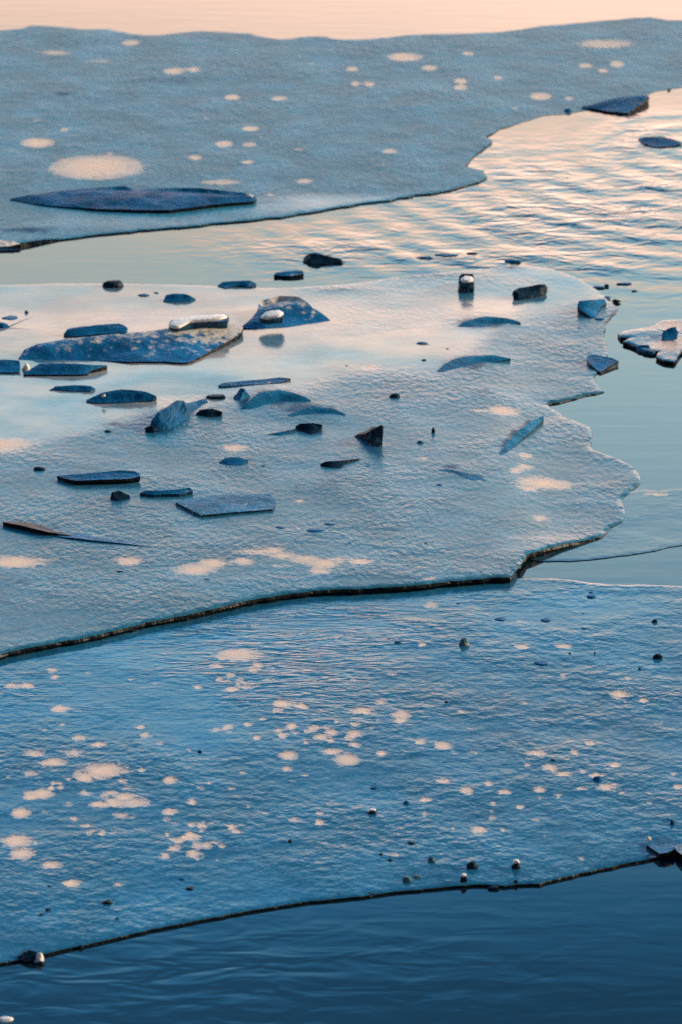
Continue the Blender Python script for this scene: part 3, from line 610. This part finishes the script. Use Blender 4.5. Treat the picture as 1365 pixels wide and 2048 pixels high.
make_slab('ice_ridge', [(534,869,.5),(560,864,1.6),(592,857,2),(592,861,.8),(562,870,.5)], ZM, 'thin tail like ridge running left from the dark half round slab', 'ice ridge', seed=30, side=RIM_B)
make_lump('ice_shard', [(708,873,0),(725,880,1),(730,884,4),(764,888,8.5),(767,886,7.5),(766,892,0),(745,894,0),(742,880,5.5),(752,878,0)], ZM, "black triangular shard standing upright with a pale notch and a blue reflection below", 'ice shard', seed=31)
crumb(741, 879, 9, 13, ZM + .022, 'pale blue chip caught on the face of the upright triangular shard', CH_GREY, seed=32, rime=.5)
make_lump('ice_lump', [(738,892,0),(742,886,3),(758,886,3),(762,890,2),(760,898,0),(742,898,0)], ZM, 'dark lump at the foot of the upright triangular shard', seed=33)
make_slab('ice_wedge', [(641,929,1.2),(650,923,3),(670,922,3),(720,917,1.2),(690,927,1),(682,938,.5),(662,936,.5)], ZM, 'flat black wedge with a long right tail, below the upright triangular shard', 'ice wedge', mat=CH_DARK, side=RIM, seed=34)
crumb(790, 797, 26, 12, ZM, 'small black dome of ice right of the central mounds', seed=35, name='ice_lump', cat='ice lump')
make_slab('ice_plate', [(439,924,.8),(450,916,2.2),(475,914,2.6),(497,920,1.5),(485,929,.6),(460,929,.6)], ZM, 'low dark blue slab in front of a pale frost patch, left of centre', seed=36, dome=.3)
crumb(867, 867, 9, 18, ZM, 'tiny upright dark splinter right of the upright triangular shard', seed=37)
crumb(841, 888, 18, 10, ZM, 'dark blue crumb below left of the tiny upright splinter', CH_BLUE, seed=38)
crumb(781, 850, 16, 5, ZM, 'flat dark crumb above right of the upright triangular shard', CH_BLUE, seed=39)
crumb(735, 935, 22, 5, ZM, 'faint flat blue crumb below the upright triangular shard', CH_BLUE, seed=40)
crumb(845, 690, 28, 7, ZM, 'thin dark blue flake alone on the glaze right of the pointed wedge slab', CH_BLUE, name='ice_flake', cat='ice flake', seed=41)
crumb(895, 700, 12, 5, ZM, 'tiny blue flake to the right of the thin dark blue flake', CH_BLUE, name='ice_flake', cat='ice flake', seed=42)
crumb(849, 723, 14, 7, ZM, 'small blue crumb below the thin dark blue flake', CH_BLUE, seed=43)
crumb(693, 733, 6, 5, ZM, 'tiny dark speck on the glaze left of a small pale spot', seed=44)
# ---- plates frozen into the crust, their blue faces turned to the viewer
def sunk(rows, label, seed, cat='ice plate', name='ice_plate'):
    make_slab(name, rows, ZM - .006, label, cat, mat=CH_FROST, side=RIM_B, seed=seed, rime=.12, jit=.006, facets=0, wob=.006, curve=.4)
sunk([(478,822,.8),(492,808,3),(518,786,5.2),(560,780,5.6),(600,790,4.4),(622,800,2.4),(596,808,1.0),(545,818,.8),(505,826,.7)], 'widest blue tilted plate frozen in the crust, its peak above the half round slab', 401)
sunk([(560,840,.8),(590,824,2.6),(625,813,3.8),(662,817,3.4),(692,829,2),(645,834,.8),(600,842,.7)], 'low blue tilted plate just above the dark half round slab', 402)
sunk([(912,655,1),(932,642,2.8),(972,633,3.6),(1012,636,3),(1042,645,1.4),(1000,652,.7),(945,662,.7)], 'blue tilted plate in the crust below the black block and the log shaped bar', 403)
sunk([(868,752,.8),(895,726,3),(930,713,3.6),(985,710,3.4),(1022,717,1.6),(975,728,.8),(930,746,.7),(890,758,.7)], 'long blue tilted plate in the crust, left of the overhanging slab at the rim', 404)
sunk([(994,914,.8),(1010,890,2),(1034,862,3),(1060,845,3),(1088,832,2),(1078,848,1),(1052,872,.8),(1022,898,.7),(1003,916,.7)], 'narrow blue splinter plate slanting down beside a pale frost patch', 405, 'ice ridge', 'ice_ridge')
sunk([(879,938,1.6),(905,940,2),(940,948,1.8),(974,962,1),(938,964,.7),(902,954,.7)], 'faint blue triangular plate between two blue crumbs right of centre', 406)
# ---- left dark slab and its neighbours
make_slab('ice_plate', [(114,952,2.4),(140,949,3.5),(180,946,4.2),(240,941,4.6),(272,943,4.6),(281,953,4),(262,957,3.4),(200,959,3.2),(150,961,3)], ZM, "large black fronted slab with a blue dusted top at the middle sheet's left", mat=CH_BLUE, side=RIM, seed=45, rime=.15, undercut=.5, jit=.003)
crumb(80, 942, 28, 12, ZM, 'small black lump above left of the large black fronted slab', seed=46, name='ice_lump', cat='ice lump', rime=.15)
make_lump('ice_lump', [(220,999,0),(224,998,3),(238,996,3.2),(260,996,1.6),(262,1000,0),(236,1004,0),(240,990,0)], ZM, 'round ended dark lump just below the large black fronted slab', seed=47, mat=CH_DARK)
make_slab('ice_bar', [(280,986,2),(290,981,3),(340,979,3.2),(380,975,3),(386,982,2.6),(360,988,2),(310,990,1.8)], ZM, 'pale rimmed blue bar between the large black fronted slab and the sunken trapezoid slab', 'ice bar', seed=48, rime=.3, side=RIM_B)
make_slab('ice_plate', [(352,1004,2.2),(372,998,2),(440,990,1.5),(540,988,1.2),(552,1004,1.3),(546,1018,1.8),(470,1024,2.0),(402,1030,2.2)], ZM - .002, 'sunken trapezoid slab with a dark left edge, dusted like the ice round it', mat=CH_FROST, side=RIM_B, seed=49, rime=.3, jit=.003, facets=0)
make_slab('ice_ridge', [(6,1044,2.5),(40,1050,2.8),(80,1060,2.6),(112,1066,1.5),(150,1072,.6),(110,1062,.6),(80,1050,.6),(40,1042,.6)], ZM, "straight black crack edge rising from the middle sheet at its lower left", 'ice ridge', mat=CH_DARK, side=RIM, seed=50, jit=.003)
make_slab('ice_ridge', [(112,1072,.5),(150,1076,1.1),(220,1084,.9),(330,1097,.3),(220,1078,.2),(150,1068,.3)], ZM, 'faint tapering ridge running right from the straight black crack edge', 'ice ridge', mat=CH_BLUE, side=RIM_B, seed=52, jit=.003)
crumb(240, 1146, 16, 6, ZM, 'small black crumb touching a pale frost spot at lower left of the middle sheet', seed=53)
crumb(415, 1162, 20, 6, ZM, 'blue crumb under the two lobed frost patch', CH_BLUE, seed=54)
crumb(632, 1064, 44, 7, ZM, 'flat blue flake in the lower middle sheet, longer of a close pair', CH_BLUE, name='ice_flake', cat='ice flake', seed=55, deep=.5)
crumb(660, 1051, 36, 5, ZM, 'flat blue flake in the lower middle sheet, upper right one of a close pair', CH_BLUE, name='ice_flake', cat='ice flake', seed=56, deep=.5)
crumb(560, 1058, 32, 6, ZM, 'faint slanting blue flake left of the close pair of flakes', CH_BLUE, name='ice_flake', cat='ice flake', seed=57, deep=.5)
crumb(217, 866, 20, 8, ZM, 'small dark lump left of the black end of the diagonal ridge', seed=58)
crumb(527, 934, 14, 6, ZM, 'small blue crumb right of the low slab by the frost patch', CH_BLUE, seed=59)
crumb(879, 972, 18, 6, ZM, 'small blue crumb near the crossed mounds right of centre', CH_BLUE, seed=60)
crumb(852, 1087, 7, 6, ZM, 'tiny pale chip alone low on the middle sheet', CH_GREY, seed=61, rime=.6)
crumb(700, 1088, 10, 4, ZM, 'tiny blue chip right of the close pair of flakes', CH_BLUE, seed=62)
# ---- right side of the middle sheet
make_lump('ice_block', [(916,582,0),(918,578,4.6),(922,574,6),(945,573,6.3),(949,580,4.2),(947,586,0),(922,588,0),(930,564,0),(945,568,0)], ZM, "black block like a cube with a small white snow cap on the middle sheet", 'ice block', seed=63,
          cap=[(922,558,6.2),(932,553,6.4),(945,555,6.6),(947,561,6.4),(935,563,6.2),(925,563,6.1)], rough=.08)
make_lump('ice_log', [(1026,600,0),(1027,594,3.6),(1034,592,4.2),(1090,584,4.0),(1098,584,2.2),(1097,588,0),(1040,602,0),(1036,588,0),(1088,576,0)], ZM, 'black log shaped bar of ice slanting beside the white capped cube', 'ice bar', seed=64, rime=.2, rough=.06)
make_slab('ice_wedge', [(1155,612,5),(1158,602,7),(1180,600,6.5),(1210,598,4),(1213,606,2),(1200,618,1),(1192,634,.6),(1182,634,1),(1168,624,3)], ZM, "blue wedge with a black left face, right of the log shaped bar", 'ice wedge', mat=CH_BLUE, side=RIM, seed=65, rime=.05, dome=.2)
crumb(1200, 641, 22, 7, ZM, 'small blue crumb at the foot of the wedge with a black left face', CH_BLUE, seed=66)
crumb(1233, 604, 20, 9, ZM, 'tiny black lump at the outermost right tip beside the wedge', seed=67)
crumb(1216, 596, 16, 5, ZM, 'thin blue flake above the black left faced wedge', CH_BLUE, name='ice_flake', cat='ice flake', seed=68)
crumb(1180, 586, 26, 7, ZM - .01, 'flat blue flake on the rim above the black left faced wedge', CH_BLUE, name='ice_flake', cat='ice flake', seed=69)
crumb(1214, 573, 12, 6, .004, 'small dark flake at the right end of a blue streak by the upper rim', name='ice_flake', cat='ice flake', seed=70)
crumb(1197, 576, 30, 5, .004, 'blue streak like flake at the upper right rim of the middle sheet', CH_BLUE, name='ice_flake', cat='ice flake', seed=71, deep=.5)
crumb(1248, 569, 36, 5, .001, 'long thin blue flake afloat beyond the right rim', CH_BLUE, name='ice_flake', cat='ice flake', seed=72, deep=.4)
crumb(1269, 583, 14, 5, .001, 'short blue flake afloat below the long thin one at right', CH_BLUE, name='ice_flake', cat='ice flake', seed=73, deep=.5)
make_slab('ice_plate', [(1174,713,4),(1184,709,4),(1200,711,3.6),(1225,716,3),(1238,722,2.6),(1222,731,2),(1202,745,1.0),(1192,738,1.6),(1180,728,3)], ZM - .005, "tilted blue slab with black sides overhanging the channel at the right rim", mat=CH_BLUE, side=RIM, seed=74, rime=.15, jit=.003)
make_slab('ice_plate', [(1273,698,1),(1280,690,3),(1298,690,3.4),(1302,698,2),(1312,708,.8),(1290,705,.8)], .004, 'blue trapezoid slab at the lower left rim of the small bright floe', mat=CH_BLUE, side=RIM_B, seed=75)
make_lump('ice_lump', [(1323,676,0),(1326,674,3.2),(1340,672,3.8),(1352,672,4.8),(1357,676,2),(1354,680,0),(1330,681,0),(1340,666,0)], .02, 'blue knobbly lump on the small bright floe at the right edge', mat=CH_BLUE, seed=76)
crumb(850, 517, 40, 6, .001, 'dark blue flake afloat behind the middle sheet, left of a row of three', CH_BLUE, name='ice_flake', cat='ice flake', seed=77, deep=.4)
crumb(893, 512, 50, 4, .001, 'long thin blue flake afloat behind the middle sheet, centre of a row of three', CH_BLUE, name='ice_flake', cat='ice flake', seed=78, deep=.4)
crumb(1026, 525, 40, 8, .03, 'blue flake on the far tip of the middle sheet above the black cube', CH_BLUE, name='ice_flake', cat='ice flake', seed=79, deep=.5, rime=.1)
crumb(944, 507, 24, 4, .001, 'short blue flake afloat behind the middle sheet, right of a row of three', CH_BLUE, name='ice_flake', cat='ice flake', seed=80, deep=.4)
# ---- far things
make_slab('ice_plate', [(20,398,.6),(60,390,3),(130,380,4.5),(250,372,6),(268,380,5),(330,376,6),(400,376,6.5),(490,386,5),(512,394,3),(508,402,2.4),(440,408,2.6),(340,420,2.4),(200,418,1.8),(90,410,1)], ZF, 'very long dark blue slab lying on the far sheet below the large oval frost patch', mat=CH_DEEP, side=RIM, seed=81, dome=.8, cell=.03, wob=.008)
crumb(499, 403, 32, 20, ZF, 'white lump painted in for the sunlit right end of the very long dark slab', SNOW, name='snow_lump', cat='snow lump', seed=82, deep=.5)  # white solid stands in for sunlight on the slab's right end
for k, (a, b, w) in enumerate(((275,395,16),(303,404,14),(345,418,10),(380,404,20))):
    crumb(a, b, w, 7, ZF + .03, ['white fleck on the long dark blue slab, leftmost of four', 'white fleck on the long dark blue slab, second from the left of four', 'tiny white fleck at the near rim of the long dark blue slab', 'faint long fleck on the long dark blue slab, rightmost of four'][k], CH_GREY, 'flecks on the long dark blue slab', 'snow_fleck', .7, 83 + k, cat='snow fleck')
make_slab('ice_plate', [(1164,214,1),(1185,209,2.4),(1215,200,4),(1245,194,5),(1285,190,5),(1299,192,4.5),(1284,206,3),(1262,222,1.4),(1256,226,1),(1220,223,1.2),(1190,218,1.2)], .002, 'dark blue boat shaped slab afloat at the upper right edge of the far sheet', mat=CH_DEEP, side=RIM, seed=90, dome=.3, jit=.005, cell=.03)
crumb(1137, 224, 18, 9, .002, 'small blue lump left of the boat shaped slab', CH_BLUE, name='ice_lump', cat='ice lump', seed=91)
crumb(1339, 181, 8, 5, .002, 'tiny blue dot at the far shore of peach water, upper right', CH_BLUE, seed=92)
make_slab('ice_plate', [(1277,277,.8),(1290,274,2.6),(1320,273,3),(1345,278,2.5),(1364,286,1.6),(1345,292,.8),(1310,293,.8),(1288,287,.8)], .0, 'dark blue leaf shaped slab afloat among ring ripples at the right edge', mat=CH_DEEP, side=RIM_B, seed=93, cell=.03, curve=.8)
make_slab('ice_plate', [(-60,488,3),(-20,481,5),(0,480,5),(26,482,4.6),(42,487,3),(20,492,2.4),(-30,494,2)], ZF - .01, 'white topped slab cut by the left edge at the near corner of the far sheet', mat=SNOW, side=RIM, seed=94, jit=.003)
make_slab('ice_bar', [(40,490,2),(60,483,2.6),(90,479,2),(122,477,1),(95,483,.8),(60,488,.8)], ZF - .008, 'thin black splinter right of the white topped slab at the left edge', 'ice bar', mat=CH_DARK, side=RIM, seed=95, jit=.003)
make_slab('ice_bar', [(-40,498,.8),(0,494,1.6),(36,495,1.6),(40,500,.8),(0,502,.6)], .001, 'dark floating strip under the white topped slab at the left edge', 'ice bar', mat=CH_DARK, side=RIM, seed=96, jit=.003)

# ---- crumbs on the near sheet
near = [(929,1292,27,20,'translucent grey cube of ice on the upper near sheet, largest crumb there','g',.45,0),(1316,1318,23,13,'dark rounded crumb near the right edge below a smaller one','d',.1,0),(1310,1245,15,9,'dark crumb near the right edge, highest on the near sheet there','d',.1,0),
 (1093,1244,26,7,'low blue bump of ice right of the junction of the three sheets','b',.1,0),(1001,1242,28,6,'low blue bump below the corner of the middle sheet','b',.1,0),(1184,1196,20,7,'small blue bump close under the thin skim ice','b',.1,0),(1183,1186,12,4,'tiny blue bump touching the skim ice edge','b',.1,0),
 (1168,1260,20,6,'low blue bump right of the larger one near the junction','b',.1,0),(1168,1229,12,4,'tiny blue bump between two larger ones near the junction','b',.1,0),(797,1287,18,7,'low blue bump left of the grey cube of ice','b',.1,0),(917,1208,10,4,'tiny dark speck just below the black edge near the corner','d',.0,0),
 (400,1506,12,7,'single small black crumb left of centre among the ripples','d',.0,0),(386,1514,5,3,'speck just left below the single black crumb left of centre','d',.0,0),(1085,1330,34,6,'flat blue flake in the upper right of the near sheet','b',.1,0),(1140,1308,8,5,'tiny dark grain right of the flat blue flake','d',0,0),(1147,1316,5,4,'tiniest dark grain right of the flat blue flake','d',0,0),
 (1280,1339,8,5,'tiny grain below the dark rounded crumb at right','d',0,0),(1190,1308,4,8,'thin upright splinter on the upper right near sheet','d',0,0),(893,1405,10,5,'small dark crumb in the centre right ripples','d',.1,0),(1107,1522,14,6,'small dark crumb between pale frost spots at right','d',.1,0),
 (1195,1562,20,12,'dark lump above a pale frost spot at right','b',0,0),(745,1628,24,10,'dark wedge topped with a pale frost cap below centre','d',0,1),(750,1578,22,7,'dim blue bump above the frost capped wedge','b',0,0),(813,1608,14,9,'dim blue knob right of the frost capped wedge','b',0,0),
 (580,1685,12,8,'small black crumb in the lower middle of the near sheet','d',0,0),(823,1688,16,6,'flat dark crumb above the row of crumbs by the edge','d',0,0),(763,1710,10,6,'tiny dark crumb left of the row by the lower edge','d',0,0),(781,1722,12,6,'dark crumb lower right of the tiny one by the lower edge','d',0,0),
 (864,1724,20,13,'dark square crumb left of the pair above the lower edge','g',0,0),(946,1738,28,20,'largest dark crumb above the lower edge, round with a black top','d',.1,0),(928,1764,18,18,'dark crumb with a frosty top sitting on the edge below the largest one','d',.3,1),(816,1764,24,15,'left half of a dark two lobed crumb above the lower edge','g',0,0),
 (835,1757,22,8,'right arm of the dark two lobed crumb above the lower edge','g',0,0),(1033,1738,22,20,'dark crumb with a round white snow cap above the lower edge','d',0,1),(1033,1766,10,9,'small dark cube under the snow capped crumb','d',0,0),(1345,1650,9,14,'thin dark splinter near the right edge above the corner block','d',0,0),(1339,1641,7,6,'tiny knob on top of the thin splinter near the right edge','b',0,0),
 (380,1779,20,7,'flat dark crumb in the lower left of the near sheet','d',0,0),(216,1808,26,9,'long dark crumb in the lower left near the edge','d',0,0),(96,1822,16,7,'dark crumb at far lower left, upper of a pair','d',0,0),(83,1831,14,5,'dark crumb at far lower left, lower of a pair','d',0,0),(100,1774,14,5,'flat faint crumb at far lower left above the pair','b',0,0),
 (365,1760,18,6,'faint blue crumb above the flat dark crumb at lower left','b',0,0),(235,1838,12,5,'tiny bump just above the edge at lower left','b',0,0)]
mats = {'g': CH_GREY, 'd': CH_DARK, 'b': CH_BLUE}
for k, (a, b, w, h, lab, mk, rm, cp) in enumerate(near):
    crumb(a, b, w, h, ZN, lab, mats[mk], 'small crumbs scattered on the near sheet', 'ice_crumb', rm, 100 + k, bool(cp), .75)
edge = [(740,1792,30,11,'dark nub with frosty top on the lower edge, left of two in mid frame',.3),(775,1785,24,7,'flat dark nub on the lower edge right of the frosty topped one',.2),(987,1778,26,11,'broken dark nub hanging from the lower edge below the snow capped crumb',.2),(590,1808,18,8,'dark nub on the lower edge between two small ones',.1),
 (462,1829,16,6,'small frosty nub on the lower edge left of centre',.4),(295,1860,20,9,'dark nub on the lower edge in the left quarter',.1),(161,1896,12,12,'black drip shaped nub hanging from the lower edge at left',.0),(677,1792,12,10,'tiny upright nub on the lower edge left of the frosty topped one',.1),(385,1842,14,6,'tiny nub on the lower edge between the left quarter and the centre',.1),(1182,1746,10,5,'tiny nub on the lower edge at right',.1)]
for k, (a, b, w, h, lab, rm) in enumerate(edge):
    crumb(a, b, w, h * .7, .004, lab, CH_DARK, 'nubs along the lower edge', 'ice_nub', rm, 200 + k, False, .6, 'ice nub')
# bottom left cluster and bottom right block
make_lump('ice_lump', [(32,1916,0),(48,1912,1.6),(62,1914,2.6),(74,1916,2.2),(76,1920,0),(50,1924,0),(60,1905,0)], .008, 'low black lump at the far left end of the lower edge', seed=301)
crumb(80, 1922, 20, 20, .006, 'bright white lump of snow at the far left end of the lower edge', SNOW, name='snow_lump', cat='snow lump', seed=302)  # white colour stands in for sunlight on the black lump's right side
crumb(82, 1930, 20, 9, .0, 'dark flake half sunk below the white lump at the lower left', CH_DARK, name='ice_flake', cat='ice flake', seed=303)
make_slab('ice_block', [(1294,1690,1.6),(1300,1677,1.8),(1322,1672,2.2),(1345,1675,2.4),(1354,1690,2.4),(1349,1699,2.6),(1334,1705,2.4),(1320,1707,2.2),(1308,1699,2)], ZN, 'thick blue corner block with a black broken front at the near right corner', 'ice block', mat=CH_FROST, side=RIM, seed=304, jit=.003, rime=-.1, facets=0)
crumb(1297, 1680, 13, 9, ZN + .015, 'tiny bright white chip of snow on the left tip of the thick corner block', SNOW, name='snow_lump', cat='snow lump', seed=305)
make_slab('snow_lump', [(1350,1696,2),(1356,1688,4.5),(1380,1686,5),(1430,1690,5),(1440,1706,4),(1390,1712,3),(1366,1710,3)], ZN, 'bright snow covered lump cut by the right edge beside the corner block', 'snow lump', mat=SNOW, side=RIM, seed=306, top='snow_top')

crumb(12, 2043, 34, 9, .0, 'small pale solid standing in for light glints in the bottom corner of open water', SNOW, name='water_glint', cat='water glint', seed=310)  # white solid added in place of glints of light on the water
